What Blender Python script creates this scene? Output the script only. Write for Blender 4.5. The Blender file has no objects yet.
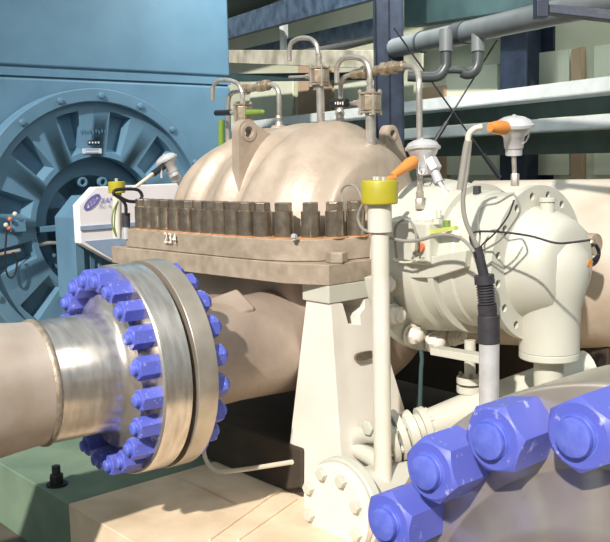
import bpy, math, random
from mathutils import Vector, Matrix
random.seed(7)
PI = math.pi
R_ = math.radians
V = Vector
scene = bpy.context.scene
COL = scene.collection

# ------------------------------------------------------------------ camera
# world frame: +X runs along the pump shaft (motor face at x = 0), -Y is the side of the suction nozzle
CAM = V((5.285, -2.778, 1.65)); FPX = 900.0
RX = V((.656, .755, 0)).normalized(); FW = V((-.755, .656, 0)).normalized(); ZU = V((0, 0, 1))
pitch = math.atan(113 / 900); roll = R_(1.3)
fwd = FW * math.cos(pitch) - ZU * math.sin(pitch)
up0 = FW * math.sin(pitch) + ZU * math.cos(pitch)
camR = RX * math.cos(roll) - up0 * math.sin(roll)
camU = up0 * math.cos(roll) + RX * math.sin(roll)
cd = bpy.data.cameras.new('camera'); cam = bpy.data.objects.new('camera', cd); COL.objects.link(cam)
M4 = Matrix((camR, camU, -fwd)).transposed().to_4x4(); M4.translation = CAM
cam.matrix_world = M4
cd.sensor_fit = 'HORIZONTAL'; cd.sensor_width = 36; cd.lens = 36 * FPX / 610
cd.clip_start = .02; cd.clip_end = 100
scene.camera = cam

def ray(px, py): return (camR * (px - 305) - camU * (py - 271) + fwd * FPX)
def P(px, py, ax, val):
    """point on the view ray lying on a world plane x|y|z = val, or at depth d along the view"""
    r = ray(px, py)
    if ax == 'd': return CAM + r * (val / FPX)
    i = 'xyz'.index(ax)
    return CAM + r * ((val - CAM[i]) / r[i])
def PP(lst, ax, val): return [P(a, b, ax, val) for a, b in lst]

# ------------------------------------------------------------------ materials
def lin(c): return tuple(((v / 255) / 12.92 if v / 255 <= .04045 else ((v / 255 + .055) / 1.055) ** 2.4) for v in c)
MATS = {}
def mat(name, rgb, rough=.5, metal=0, rgb2=None, scale=8, bump=.0, bscale=60, detail=4, contrast=(.35, .7), stretch=None, spec=None):
    m = bpy.data.materials.new(name); m.use_nodes = True; nt = m.node_tree; b = nt.nodes['Principled BSDF']
    b.inputs['Roughness'].default_value = rough; b.inputs['Metallic'].default_value = metal
    if spec is not None: b.inputs['Specular IOR Level'].default_value = spec
    c1 = lin(rgb); c2 = lin(rgb2 or tuple(max(0, v * .9) for v in rgb))
    tc = nt.nodes.new('ShaderNodeTexCoord'); mp = nt.nodes.new('ShaderNodeMapping')
    nt.links.new(tc.outputs['Object'], mp.inputs[0])
    if stretch: mp.inputs['Scale'].default_value = stretch
    n = nt.nodes.new('ShaderNodeTexNoise'); n.inputs['Scale'].default_value = scale; n.inputs['Detail'].default_value = detail
    nt.links.new(mp.outputs[0], n.inputs['Vector'])
    r = nt.nodes.new('ShaderNodeValToRGB'); r.color_ramp.elements[0].position = contrast[0]; r.color_ramp.elements[1].position = contrast[1]
    r.color_ramp.elements[0].color = (*c1, 1); r.color_ramp.elements[1].color = (*c2, 1)
    nt.links.new(n.outputs['Fac'], r.inputs[0]); nt.links.new(r.outputs[0], b.inputs['Base Color'])
    if bump:
        n2 = nt.nodes.new('ShaderNodeTexNoise'); n2.inputs['Scale'].default_value = bscale; n2.inputs['Detail'].default_value = 3
        nt.links.new(mp.outputs[0], n2.inputs['Vector'])
        bp = nt.nodes.new('ShaderNodeBump'); bp.inputs['Strength'].default_value = bump; bp.inputs['Distance'].default_value = .004
        nt.links.new(n2.outputs['Fac'], bp.inputs['Height']); nt.links.new(bp.outputs[0], b.inputs['Normal'])
    MATS[name] = m; return m
mat('motor_blue', (92, 128, 152), .5, 0, (84, 119, 143), 5, .12, 90)
mat('motor_blue_dark', (80, 115, 138), .5, 0, (72, 106, 130), 5, .1, 90)
mat('cast_beige', (180, 165, 149), .45, .08, (164, 149, 132), 10, .4, 45, detail=7, contrast=(.38, .66))
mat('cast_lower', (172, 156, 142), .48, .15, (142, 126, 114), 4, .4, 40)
mat('flange_steel', (176, 162, 145), .5, .12, (152, 137, 120), 18, .25, 60)
mat('nut_steel', (158, 146, 130), .3, .75, (128, 116, 102), 30, .2, 80)
mat('rust', (196, 140, 92), .7, 0, (150, 118, 88), 30, .2, 90)
mat('machined', (232, 224, 216), .26, .85, (198, 188, 176), 10, .03, 120, stretch=(1, 5, 1))
mat('machined_dull', (206, 196, 182), .32, .65, (176, 164, 148), 7, .06, 100)
mat('pipe_stainless', (202, 188, 176), .5, .25, (178, 162, 146), 6, .12, 60)
mat('weld', (150, 136, 118), .5, .5, (182, 168, 150), 50, .5, 120)
mat('blue_nut', (92, 102, 196), .45, 0, (170, 174, 228), 75, .15, 60, detail=10, contrast=(.62, .72))
mat('blue_stud', (86, 100, 198), .45, 0, (104, 118, 208), 60, .15, 60)
mat('white_paint', (230, 224, 214), .45, 0, (220, 213, 202), 5, .06, 50)
mat('ivory', (198, 199, 186), .42, 0, (194, 192, 180), 6, .08, 50)
mat('post_ivory', (218, 214, 204), .45, 0, (208, 204, 188), 9, .08, 50)
mat('steel_tube', (222, 214, 204), .28, .7, (190, 180, 168), 20)
mat('brass_steel', (196, 180, 156), .38, .6, (150, 134, 112), 30, .1, 80)
mat('alu', (214, 214, 216), .4, .35, (196, 196, 198), 20)
mat('orange', (222, 146, 72), .5, 0, (212, 134, 62), 12)
mat('yellow', (182, 172, 44), .42, 0, (166, 158, 40), 14)
mat('lime', (206, 214, 120), .5)
mat('green', (120, 150, 60), .5)
mat('black', (34, 34, 40), .45)
mat('black_soft', (58, 56, 62), .6, 0, (46, 44, 50), 30)
mat('cable_grey', (150, 146, 138), .6)
mat('cable_white', (216, 208, 190), .6)
mat('copper', (200, 120, 84), .5)
mat('navy', (44, 54, 72), .4, 0, (28, 36, 50), 9, .2, 40)
mat('navy_beam', (84, 104, 124), .42, 0, (44, 58, 80), 9, .2, 40)
mat('dark_teal', (58, 82, 84), .6, 0, (46, 68, 70), 6)
mat('duct', (206, 200, 182), .6, 0, (134, 132, 116), 5)
mat('tray', (220, 226, 226), .4, .0, (204, 212, 212), 10)
mat('dark_beam', (88, 106, 100), .6, 0, (74, 90, 86), 7)
mat('pvc', (76, 82, 84), .35, 0, (64, 70, 72), 6)
mat('pvc_light', (124, 130, 132), .35, 0, (108, 114, 116), 6)
mat('wall', (206, 208, 186), .8, 0, (190, 196, 172), 2)
mat('tan', (196, 170, 144), .8, 0, (182, 158, 132), 3)
mat('pale_panel', (228, 232, 212), .7, 0, (216, 224, 202), 2)
mat('concrete', (232, 212, 184), .75, 0, (206, 184, 154), 5, .3, 30)
mat('concrete_pipe_shade', (118, 138, 116), .7, 0, (98, 120, 102), 4, .3, 30)  # slab colour with the suction pipe's shadow put into it
mat('floor_dark', (92, 86, 74), .8, 0, (72, 68, 60), 4)
mat('shade_brown', (70, 60, 50), .8, 0, (52, 46, 38), 6)  # dark brown standing in for shade below and behind the pump
mat('big_pipe', (204, 196, 182), .5, 0, (172, 154, 136), 2.6, .1, 40)
mat('guard_white', (236, 232, 234), .5, 0, (228, 224, 226), 5)
mat('guard_blue', (150, 170, 200), .5)
mat('logo_blue', (110, 104, 190), .6)
mat('text_grey', (160, 156, 186), .6)
mat('paint_mark', (246, 242, 232), .6)
mat('plate_black', (20, 26, 30), .4)
mat('plate_white', (206, 214, 224), .5)
mat('gasket', (48, 40, 34), .7)
M = MATS

# ------------------------------------------------------------------ mesh builder
def frame(ax):
    ax = ax.normalized(); t = V((0, 0, 1)) if abs(ax.z) < .9 else V((1, 0, 0))
    a = ax.cross(t).normalized(); b = ax.cross(a).normalized(); return a, b
class MB:
    def __init__(s): s.v = []; s.f = []
    def add(s, vs, fs):
        o = len(s.v); s.v += [V(q) for q in vs]; s.f += [[i + o for i in f] for f in fs]; return s
    def box(s, c, size, rot=None):
        c = V(c); h = [q / 2 for q in size]; vs = []
        for x in (-1, 1):
            for y in (-1, 1):
                for z in (-1, 1):
                    q = V((x * h[0], y * h[1], z * h[2]))
                    if rot is not None: q = rot @ q
                    vs.append(c + q)
        return s.add(vs, [(0, 1, 3, 2), (4, 6, 7, 5), (0, 4, 5, 1), (2, 3, 7, 6), (0, 2, 6, 4), (1, 5, 7, 3)])
    def lathe(s, org, ax, prof, seg=32, a0=0, a1=2 * PI, start=None, caps=True):
        """prof: list of (distance along axis, radius)"""
        org = V(org); ax = V(ax).normalized(); a, b = frame(ax)
        full = abs(a1 - a0 - 2 * PI) < 1e-6; n = seg if full else seg + 1
        vs = []
        for d, r in prof:
            for i in range(n):
                t = a0 + (a1 - a0) * i / seg; vs.append(org + ax * d + (a * math.cos(t) + b * math.sin(t)) * r)
        fs = []
        for k in range(len(prof) - 1):
            for i in range(seg):
                j = (i + 1) % n
                fs.append((k * n + i, k * n + j, (k + 1) * n + j, (k + 1) * n + i))
        if caps and prof[0][1] > 1e-5: fs.append(list(range(n))[::-1])
        if caps and prof[-1][1] > 1e-5: fs.append([(len(prof) - 1) * n + i for i in range(n)])
        return s.add(vs, fs)
    def cyl(s, p0, p1, r, r1=None, seg=20):
        p0 = V(p0); p1 = V(p1); L = (p1 - p0).length
        return s.lathe(p0, p1 - p0, [(0, r), (L, r if r1 is None else r1)], seg)
    def ring(s, org, ax, ri, ro, L, seg=48):
        return s.lathe(org, ax, [(0, ri), (0, ro), (L, ro), (L, ri), (0, ri)], seg, caps=False)
    def hexa(s, org, ax, ac, L, ch=.12, rot=0, n=6, hole=None):
        """hex prism with chamfered outer end; ac = across corners"""
        r = ac / 2; org = V(org); ax = V(ax).normalized(); a, b = frame(ax); vs = []
        def rg(d, rr): return [org + ax * d + (a * math.cos(rot + 2 * PI * i / n) + b * math.sin(rot + 2 * PI * i / n)) * rr for i in range(n)]
        vs += rg(0, r) + rg(L * (1 - ch * .6), r) + rg(L, r * .88)
        fs = [list(range(n))[::-1]]
        for k in range(2):
            for i in range(n):
                j = (i + 1) % n; fs.append((k * n + i, k * n + j, (k + 1) * n + j, (k + 1) * n + i))
        fs.append([2 * n + i for i in range(n)])
        return s.add(vs, fs)
    def nut(s, org, ax, ac, L, rot=0, hole=.5):
        """hex nut whose corners are turned off by a cone, with a round washer face"""
        org = V(org); ax = V(ax).normalized(); a, b = frame(ax); R = ac / 2; ap = R * math.cos(PI / 6); n = 36; vs = []
        def rh(t): return ap / math.cos((t + PI / 6) % (PI / 3) - PI / 6)
        def pt(t, rr, d): return org + ax * d + (a * math.cos(t + rot) + b * math.sin(t + rot)) * rr
        T = [2 * PI * i / n for i in range(n)]
        vs += [pt(t, rh(t), 0) for t in T]
        vs += [pt(t, rh(t), L - .012 * L - (rh(t) - ap * .97) * .75) for t in T]
        vs += [pt(t, ap * .95, L) for t in T]
        fs = [list(range(n))[::-1]]
        for k in range(2):
            for i in range(n):
                j = (i + 1) % n; fs.append((k * n + i, k * n + j, (k + 1) * n + j, (k + 1) * n + i))
        fs.append([2 * n + i for i in range(n)])
        return s.add(vs, fs)
    def prism(s, pts, ext):
        """pts: 3-D polygon, ext: extrusion vector"""
        n = len(pts); ext = V(ext); pts = [V(p) for p in pts]
        return s.add(pts + [p + ext for p in pts], [list(range(n))[::-1], [n + i for i in range(n)]] + [(i, (i + 1) % n, n + (i + 1) % n, n + i) for i in range(n)])
    def tube(s, pts, r, seg=10, sm=4, rads=None):
        pts = [V(p) for p in pts]
        if sm and len(pts) > 2:
            q = []; rr = []
            for i in range(len(pts) - 1):
                p0 = pts[max(i - 1, 0)]; p1 = pts[i]; p2 = pts[i + 1]; p3 = pts[min(i + 2, len(pts) - 1)]
                for k in range(sm):
                    t = k / sm
                    q.append(.5 * (2 * p1 + (p2 - p0) * t + (2 * p0 - 5 * p1 + 4 * p2 - p3) * t * t + (3 * p1 - p0 - 3 * p2 + p3) * t ** 3))
            q.append(pts[-1]); pts = q
        n = len(pts); vs = []; T0 = None; a = None
        for i in range(n):
            T = (pts[min(i + 1, n - 1)] - pts[max(i - 1, 0)]).normalized()
            if a is None: a, _ = frame(T)
            else: a = (a - T * a.dot(T)).normalized()
            b = T.cross(a)
            for k in range(seg): vs.append(pts[i] + (a * math.cos(2 * PI * k / seg) + b * math.sin(2 * PI * k / seg)) * r)
        fs = [(i * seg + k, i * seg + (k + 1) % seg, (i + 1) * seg + (k + 1) % seg, (i + 1) * seg + k) for i in range(n - 1) for k in range(seg)]
        fs.append(list(range(seg))[::-1]); fs.append([(n - 1) * seg + k for k in range(seg)])
        return s.add(vs, fs)
    def ball(s, c, r, seg=16, sc=(1, 1, 1)):
        c = V(c); vs = []; fs = []; n = seg; m = seg // 2
        for j in range(m + 1):
            ph = PI * j / m
            for i in range(n):
                t = 2 * PI * i / n; vs.append(c + V((math.sin(ph) * math.cos(t) * r * sc[0], math.sin(ph) * math.sin(t) * r * sc[1], math.cos(ph) * r * sc[2])))
        for j in range(m):
            for i in range(n): fs.append((j * n + i, (j + 1) * n + i, (j + 1) * n + (i + 1) % n, j * n + (i + 1) % n))
        return s.add(vs, fs)
    def build(s, name, m, parent=None, bevel=0, ang=35, seg=2, sub=0):
        if parent is None:
            xs = [v.x for v in s.v]; ys = [v.y for v in s.v]; zs = [v.z for v in s.v]
            org = V(((min(xs) + max(xs)) / 2, (min(ys) + max(ys)) / 2, min(zs)))
        else: org = V(parent['_o'])
        me = bpy.data.meshes.new(name); me.from_pydata([tuple(v - org) for v in s.v], [], s.f)
        import bmesh
        bm = bmesh.new(); bm.from_mesh(me); bmesh.ops.remove_doubles(bm, verts=bm.verts, dist=1e-6); bmesh.ops.recalc_face_normals(bm, faces=bm.faces); bm.to_mesh(me); bm.free()
        for p in me.polygons: p.use_smooth = True
        me.set_sharp_from_angle(angle=R_(ang))
        me.materials.append(M[m])
        o = bpy.data.objects.new(name, me); COL.objects.link(o); o['_o'] = tuple(org)
        if parent is None: o.location = org
        else: o.parent = parent
        if bevel:
            bv = o.modifiers.new('bevel', 'BEVEL'); bv.width = bevel; bv.segments = seg; bv.limit_method = 'ANGLE'; bv.angle_limit = R_(35); bv.harden_normals = True
        return o

def tag(o, label, cat, group=None):
    o['label'] = label; o['category'] = cat
    if group: o['group'] = group
    return o
def thing(name, loc, label, cat, group=None):
    o = bpy.data.objects.new(name, None); COL.objects.link(o); o.location = loc; o['_o'] = tuple(V(loc)); o.empty_display_size = .1
    return tag(o, label, cat, group)
def struct(o): o['kind'] = 'structure'; return o
def dup_part(o, loc=None, rot=None):
    c = o.copy(); COL.objects.link(c); return c
def text(name, body, org, xdir, ydir, h, m, parent, thick=.0008, bold=0, shear=0):
    cu = bpy.data.curves.new(name, 'FONT'); cu.body = body; cu.size = 1; cu.extrude = 0; cu.align_x = 'CENTER'; cu.align_y = 'CENTER'; cu.offset = bold; cu.shear = shear
    cu.resolution_u = 3
    t = bpy.data.objects.new(name + '_t', cu); COL.objects.link(t); bpy.context.view_layer.update()
    me = bpy.data.meshes.new_from_object(t.evaluated_get(bpy.context.evaluated_depsgraph_get()))
    bpy.data.objects.remove(t)
    x = V(xdir).normalized(); z = x.cross(V(ydir)).normalized(); y = z.cross(x)
    po = V(parent['_o'])
    for v in me.vertices: v.co = V(org) - po + x * v.co.x * h + y * v.co.y * h + z * thick
    me.materials.clear(); me.materials.append(M[m]); me.name = name
    o = bpy.data.objects.new(name, me); COL.objects.link(o); o.parent = parent; o['_o'] = tuple(po); return o

ZC = 1.25
X = V((1, 0, 0)); Y = V((0, 1, 0)); Z = V((0, 0, 1))

# ================================================================== SETTING
f = MB(); f.box((1, 3, -.05), (26, 26, .1)); struct(f.build('floor', 'floor_dark'))
# back wall: vertical plane running at an angle to the pump, seen far behind
def bg(px, py, D): # D: perpendicular distance of a plane parallel to the cable trays
    ang = R_(25); m = RX * math.cos(ang) + FW * math.sin(ang)
    r = ray(px, py); return CAM + r * (D / r.dot(m))
Bd = (RX * -math.sin(R_(25)) + FW * math.cos(R_(25)))   # away along the wall
Bm = RX * math.cos(R_(25)) + FW * math.sin(R_(25))      # into the wall
def wallbox(mb, px0, px1, pyA, pyB, D, th=.05):
    """box with its near face on plane D between two px columns; pyA/pyB = (left y, right y) of top and bottom edges"""
    a = bg(px0, pyA[0], D); b = bg(px1, pyA[1], D); c = bg(px1, pyB[1], D); d = bg(px0, pyB[0], D)
    mb.prism([a, b, c, d], Bm * th); return mb
def levelbox(mb, px0, px1, yref, pxref, yref2, D, th):
    """level bar: px columns ends, top/bottom heights read at pxref"""
    zt = bg(pxref, yref, D).z; zb = bg(pxref, yref2, D).z
    a = bg(px0, yref, D); b = bg(px1, yref, D)
    q = [V((a.x, a.y, zt)), V((b.x, b.y, zt)), V((b.x, b.y, zb)), V((a.x, a.y, zb))]
    mb.prism(q, Bm * th); return mb
DW = 4.16
a = bg(150, 200, DW); b = bg(760, 200, DW)
w = MB(); w.prism([V((a.x, a.y, 0)), V((b.x, b.y, 0)), V((b.x, b.y, 5.2)), V((a.x, a.y, 5.2))], Bm * .15)
struct(w.build('wall_back', 'wall'))
def bgz(px, D, z): q = bg(px, 200, D); return V((q.x, q.y, z))
w = MB(); w.prism([bgz(150, 3.5, 3.4), bgz(760, 3.5, 3.4), bgz(760, 4.3, 3.4), bgz(150, 4.3, 3.4)], (0, 0, .12)); struct(w.build('ceiling', 'dark_teal'))
n = 0
for (x0, x1, y0, y1, mm) in ((298, 331, 40, 175, 'tan'), (527, 536, 56, 185, 'tan'), (571, 581, 50, 185, 'tan'), (422, 446, 88, 185, 'tan')):
    w = MB(); wallbox(w, x0, x1, (y0, y0 - 3), (y1, y1), DW - .04, .035); o = struct(w.build('trim_%d' % (n + 1), mm)); n += 1
for (x0, x1, y0, y1) in ((537, 569, 53, 175), (594, 640, 46, 175), (446, 497, 70, 175), (250, 292, 84, 140), (334, 374, 78, 140)):
    w = MB(); wallbox(w, x0, x1, (y0, y0 - (x1 - x0) * .12), (y1, y1), DW - .03, .025); struct(w.build('trim_%d' % (n + 1), 'pale_panel')); n += 1

# cable trays with dark beams underneath
def tray(y0, y1, px, D, label, mt='tray'):
    mb = MB(); levelbox(mb, 215, 700, y0, px, y1, D, .02)
    o = thing('cable_tray', bg(450, y1, D), label, 'cable tray', 'cable trays on the back wall')
    mb.build('side_rail', mt, o)
    zt = bg(px, y0, D).z; zb = bg(px, y1, D).z
    a = bg(215, y0, D); b = bg(700, y0, D)
    b2 = MB(); b2.prism([V((a.x, a.y, zb)), V((b.x, b.y, zb)), V((b.x, b.y, zb + .01)), V((a.x, a.y, zb + .01))], Bm * .2)
    b2.build('tray_floor', mt, o)
    b3 = MB(); q = Bm * .2
    b3.prism([V((a.x, a.y, zb)) + q, V((b.x, b.y, zb)) + q, V((b.x, b.y, zt)) + q, V((a.x, a.y, zt)) + q], Bm * .02); b3.build('side_rail', mt, o)
    return o
tray(76, 92, 610, 3.6, 'upper silver cable tray running level along the back wall')
tray(114, 128, 610, 3.6, 'lower silver cable tray just above the pump bearing end')
for (y0, y1, lab) in ((93, 113, 'dark green steel girder between the two silver cable trays'), (129, 153, 'dark green steel girder under the lower silver cable tray')):
    mb = MB(); levelbox(mb, 215, 700, y0, 610, y1, 3.84, .06); tag(mb.build('wall_girder', 'dark_beam', bevel=.004), lab, 'girder', 'wall girders')

# steel columns (H sections)
def column(px0, px1, D, ztop, label):
    a = bg(px0, 90, D); b = bg(px1, 90, D); wdt = (b - a).length; ax = (b - a).normalized(); c = (a + b) / 2
    o = thing('steel_column', V((c.x, c.y, 0)), label, 'column', 'steel columns')
    mb = MB(); dd = ax
    nrm = V((-dd.y, dd.x, 0))
    if nrm.dot(FW) < 0: nrm = -nrm
    def pl(c2, w, t, nm):
        m2 = MB(); q = [c2 - dd * w / 2, c2 + dd * w / 2, c2 + dd * w / 2 + nrm * t, c2 - dd * w / 2 + nrm * t]
        q = [V((p.x, p.y, 0)) for p in q]; m2.prism(q, V((0, 0, ztop))); m2.build(nm, 'navy', o, bevel=.003)
    pl(c, wdt, .02, 'flange_plate'); pl(c + nrm * .02, .015, wdt * .8, 'web'); pl(c + nrm * (.02 + wdt * .8), wdt, .02, 'flange_plate')
    return o
column(500, 525, 3.91, 4.6, 'dark navy steel column behind the right sensor head')
def fcolumn(px0, px1, depth, ztop, label):
    a = P(px0, 90, 'd', depth); b = P(px1, 90, 'd', depth); c = (a + b) / 2; wdt = (b - a).length
    o = thing('steel_column', V((c.x, c.y, 0)), label, 'column', 'steel columns')
    dd = (b - a); dd.z = 0; dd.normalize(); nrm = V((-dd.y, dd.x, 0))
    if nrm.dot(FW) < 0: nrm = -nrm
    def pl(c2, w, t, nm):
        m2 = MB(); q = [c2 - dd * w / 2, c2 + dd * w / 2, c2 + dd * w / 2 + nrm * t, c2 - dd * w / 2 + nrm * t]
        q = [V((p.x, p.y, 0)) for p in q]; m2.prism(q, V((0, 0, ztop))); m2.build(nm, 'navy', o, bevel=.003)
    # web seen edge-on, flange facing left and right
    pl(c, .02, wdt, 'web')
    pl(c - dd * (wdt / 2 - .01), .02, wdt, 'flange_plate'); pl(c + dd * (wdt / 2 - .01), .02, wdt, 'flange_plate'); pl(c, wdt, .015, 'cover_plate')
    return o
fcolumn(376, 404, 6.0, 4.6, 'tall dark navy steel column behind the pump dome')

# overhead steel beams: upper left
def beam(pts_top, pts_bot, D, th, m, name, label, cat='beam'):
    a, b = [bg(*p, D) for p in pts_top]; d, c = [bg(*p, D) for p in pts_bot]
    zt = (a.z + b.z) / 2; zb = (c.z + d.z) / 2
    mb = MB(); mb.prism([a, b, c, d], Bm * th)
    return tag(mb.build(name, m, bevel=.006), label, cat)
beam([(205, 26), (392, -36)], [(205, 45), (392, -6)], 3.34, .06, 'navy_beam', 'overhead_beam', 'uppermost navy overhead beam sloping up from the motor to the tall column')
beam([(205, 58), (385, 15)], [(205, 66), (385, 33)], 3.62, .08, 'navy_beam', 'overhead_beam', 'lower navy overhead beam meeting the tall column')
mb = MB(); p0 = bg(284, 22, 3.6); p1 = bg(284, 54, 3.6); mb.box((p0 + p1) / 2, (.06, .06, (p0 - p1).length)); tag(mb.build('beam_hanger', 'tray', bevel=.003), 'short pale steel hanger between the two navy overhead beams', 'hanger')
beam([(205, 50), (400, 50)], [(205, 62), (400, 70)], 3.4, .2, 'duct', 'overhead_duct', 'beige rectangular duct under the navy overhead beams', 'duct')
beam([(205, 74), (372, 72)], [(205, 82), (372, 80)], 3.5, .08, 'dark_teal', 'duct_support', 'dark teal beam beneath the beige duct', 'beam')
beam([(404, -60), (640, -90)], [(404, 27), (640, -8)], 3.7, .12, 'dark_teal', 'overhead_girder', 'deep dark teal girder across the top beside the tall column', 'girder')
# bracket top right
o = thing('pipe_bracket', P(545, 16, 'd', 3.2), 'dark navy bracket hanging at the top right over the grey pipe', 'bracket')
mb = MB(); mb.prism([P(537, -20, 'd', 3.2), P(549, -20, 'd', 3.2), P(549, 17, 'd', 3.2), P(537, 17, 'd', 3.2)], FW * .06); mb.build('hanger_leg', 'navy', o, bevel=.004)
mb = MB(); mb.prism([P(549, 4, 'd', 3.2), P(680, 14, 'd', 3.0), P(680, 28, 'd', 3.0), P(549, 13, 'd', 3.2)], FW * .06); mb.build('arm', 'navy', o, bevel=.004)
# grey pipe under the girder
o = thing('overhead_pipe', bg(480, 30, 3.15), 'long grey plastic pipe under the dark girder, upper right', 'pipe')
mb = MB(); a = bg(395, 48, 3.15); b = bg(640, -6, 3.0); mb.cyl(a, b, .062, seg=28); mb.build('pipe', 'pvc_light', o)
for t in (.16, .34):
    mb = MB(); c = a.lerp(b, t); dd = (b - a).normalized(); mb.cyl(c, c + dd * (.02 if t < .3 else .12), .068, seg=28); mb.build('coupling', 'pvc', o)
o = thing('overhead_pipe', bg(340, 45, 4.1), 'pale grey pipe behind the navy beams left of the tall column', 'pipe')
mb = MB(); mb.cyl(bg(300, 56, 3.9), bg(392, 32, 3.9), .05, seg=24); mb.build('pipe', 'pvc_light', o)
# u-bend with valves
o = thing('trap_pipe', P(460, 50, 'd', 5.0), 'dark grey plastic u-bend hanging from the overhead pipe', 'pipe')
mb = MB(); mb.tube(PP([(446, 36), (446, 60), (445, 68), (438, 76), (425, 77), (408, 76)], 'd', 5.0), .030, 14, 4); mb.build('elbow', 'pvc', o)
mb = MB(); mb.tube(PP([(447, 70), (458, 70), (466, 71)], 'd', 5.0), .02, 12, 3); mb.build('link_pipe', 'pvc', o)
mb = MB(); mb.tube(PP([(478, 36), (478, 60), (475, 70), (468, 74), (462, 72)], 'd', 5.0), .031, 14, 4); mb.build('elbow', 'pvc', o)
for px in (446, 478):
    mb = MB(); mb.cyl(P(px, 30, 'd', 5.0), P(px, 52, 'd', 5.0), .038, seg=20); mb.build('union', 'pvc_light', o)
# crossing tie rods
def rod(pa, pb, d, label):
    o = thing('tie_rod', P(*pb, 'd', d), label, 'tie rod', 'crossing tie rods')
    mb = MB(); a = P(*pa, 'd', d); b = P(*pb, 'd', d); mb.cyl(a, b, .005, seg=8); mb.build('rod', 'black', o)
    mb = MB(); dd = (b - a).normalized(); mb.cyl(b - dd * .16, b, .013, seg=8); mb.build('turnbuckle', 'black', o)
rod((394, 28), (500, 178), 5.0, 'thin black tie rod sloping down right from the tall column')
rod((497, 40), (432, 146), 5.05, 'thin black tie rod sloping down left under the u-bend')

# big pale pipe to the right
o = thing('discharge_pipe', (3.0, 1.6, .6), 'large beige discharge pipe lying behind the bearing housing at right', 'pipe')
pa = P(470, 262, 'd', 4.45); pb = P(700, 262, 'd', 4.1); pb.z = pa.z
dd = (pb - pa).normalized()
mb = MB(); mb.lathe(pa, dd, [(0, .36), (.02, .40), (1.3, .40)], 64); mb.build('pipe', 'big_pipe', o, bevel=.004)
mb = MB(); mb.lathe(P(575, 243, 'y', .45), (1, -.05, 0), [(0, .06), (.03, .06), (.03, .045), (.1, .045)], 32); mb.build('end_boss', 'flange_steel', o, bevel=.003)
# plinth blocks at right
mb = MB(); mb.box((2.9, 1.85, .45), (.95, .42, .9)); tag(mb.build('concrete_plinth', 'concrete', bevel=.01), 'tan concrete plinth behind the drain pipe at the right edge', 'plinth')

# ================================================================== MOTOR
mo = thing('electric_motor', (0, 0, 0), 'large blue electric motor with round end shield at left', 'motor')
mb = MB(); mb.box((-1.3, .01, 1.1925), (2.36, 2.46, 1.985)); mb.build('housing', 'motor_blue', mo, bevel=.02)
mb = MB(); mb.box((-1.3, .01, 2.2), (2.33, 2.43, .2)); mb.build('housing_seam', 'motor_blue_dark', mo, bevel=.004)
mb = MB(); mb.box((-1.3, .01, 2.90), (2.36, 2.46, 1.298)); mb.build('upper_cowl', 'motor_blue', mo, bevel=.02)
mb = MB(); mb.box((-.126, .01, 2.218), (.012, 2.46, .05)); mb.build('seam_strip', 'motor_blue', mo, bevel=.002)
# end shield with pockets: front plate r .44-.78 with trapezoid pockets
NP = 12
pocket_in, pocket_out = .475, .735
rings = 1
mb = MB()
YM = .06
def pol(r, t, x): return V((x, YM + math.sin(t) * r, ZC + math.cos(t) * r))
xf = -.005; xb = -.085
for k in range(NP):
    tc = 2 * PI * (k + .5) / NP; hp = PI / NP
    ti, to = .056 / pocket_in, .078 / pocket_out
    # web between pockets on both sides + rim pieces, as strips of the front plate
    def arc(r, t0, t1, n, x=xf): return [pol(r, t0 + (t1 - t0) * i / n, x) for i in range(n + 1)]
    for sgn in (-1, 1):
        A = [pol(.44, tc + sgn * hp, xf), pol(.44, tc + sgn * ti, xf), pol(pocket_in, tc + sgn * ti, xf), pol(pocket_out, tc + sgn * to, xf), pol(.79, tc + sgn * to, xf), pol(.79, tc + sgn * hp, xf)]
        if sgn < 0: A = A[::-1]
        mb.add(A, [list(range(6))])
    for (r0, r1) in ((.44, pocket_in), (pocket_out, .79)):
        tt = ti if r0 < .5 else to
        a1 = arc(r0, tc - tt, tc + tt, 3); a2 = arc(r1, tc - tt, tc + tt, 3)
        for i in range(3): mb.add([a1[i], a1[i + 1], a2[i + 1], a2[i]], [(0, 1, 2, 3)])
    # pocket walls and sloping floor (tapered inwards)
    c = [pol(pocket_in, tc - ti, xf), pol(pocket_in, tc + ti, xf), pol(pocket_out, tc + to, xf), pol(pocket_out, tc - to, xf)]
    dq = [pol(pocket_in + .035, tc - ti * .62, xb), pol(pocket_in + .035, tc + ti * .62, xb), pol(pocket_out - .01, tc + to * .72, xb), pol(pocket_out - .01, tc - to * .72, xb)]
    mb.add(c + dq, [(0, 1, 5, 4), (1, 2, 6, 5), (2, 3, 7, 6), (3, 0, 4, 7), (4, 5, 6, 7)])
# inner lip of the bore
mb.lathe((xf, YM, ZC), -X, [(0, .44), (.10, .44)], 84, caps=False)
mb.build('end_shield', 'motor_blue', mo, ang=25)
mb = MB(); mb.ring((-.1, YM, ZC), X, .785, .87, .14, 96); mb.build('rim', 'motor_blue', mo, bevel=.008)
bolt0 = None
for k in range(18):
    t = 2 * PI * k / 18 + R_(2); c = pol(.825, t, .04)
    mb = MB(); mb.hexa(c, X, .042, .018); mb.build('bolt', 'motor_blue', mo, bevel=.002)
mb = MB(); mb.lathe((-.30, YM, ZC), X, [(0, .50), (.18, .50), (.18, .44), (.03, .43), (.03, .36), (.06, .34), (.06, 0.001)], 84, caps=False); mb.build('bore_recess', 'motor_blue_dark', mo)
mb = MB(); mb.lathe((-.26, YM, ZC), X, [(0, .35), (.12, .34), (.14, .32), (.14, .19), (.24, .17), (.26, .15), (.26, 0.001)], 72); mb.build('bearing_cap', 'motor_blue', mo)
for (px, py) in ((81, 182), (101, 182)):
    c = P(px, py, 'x', -.08); mb = MB(); mb.ring(c, X, .018, .032, .03, 24); mb.build('port_ring', 'motor_blue', mo, bevel=.002)
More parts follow.
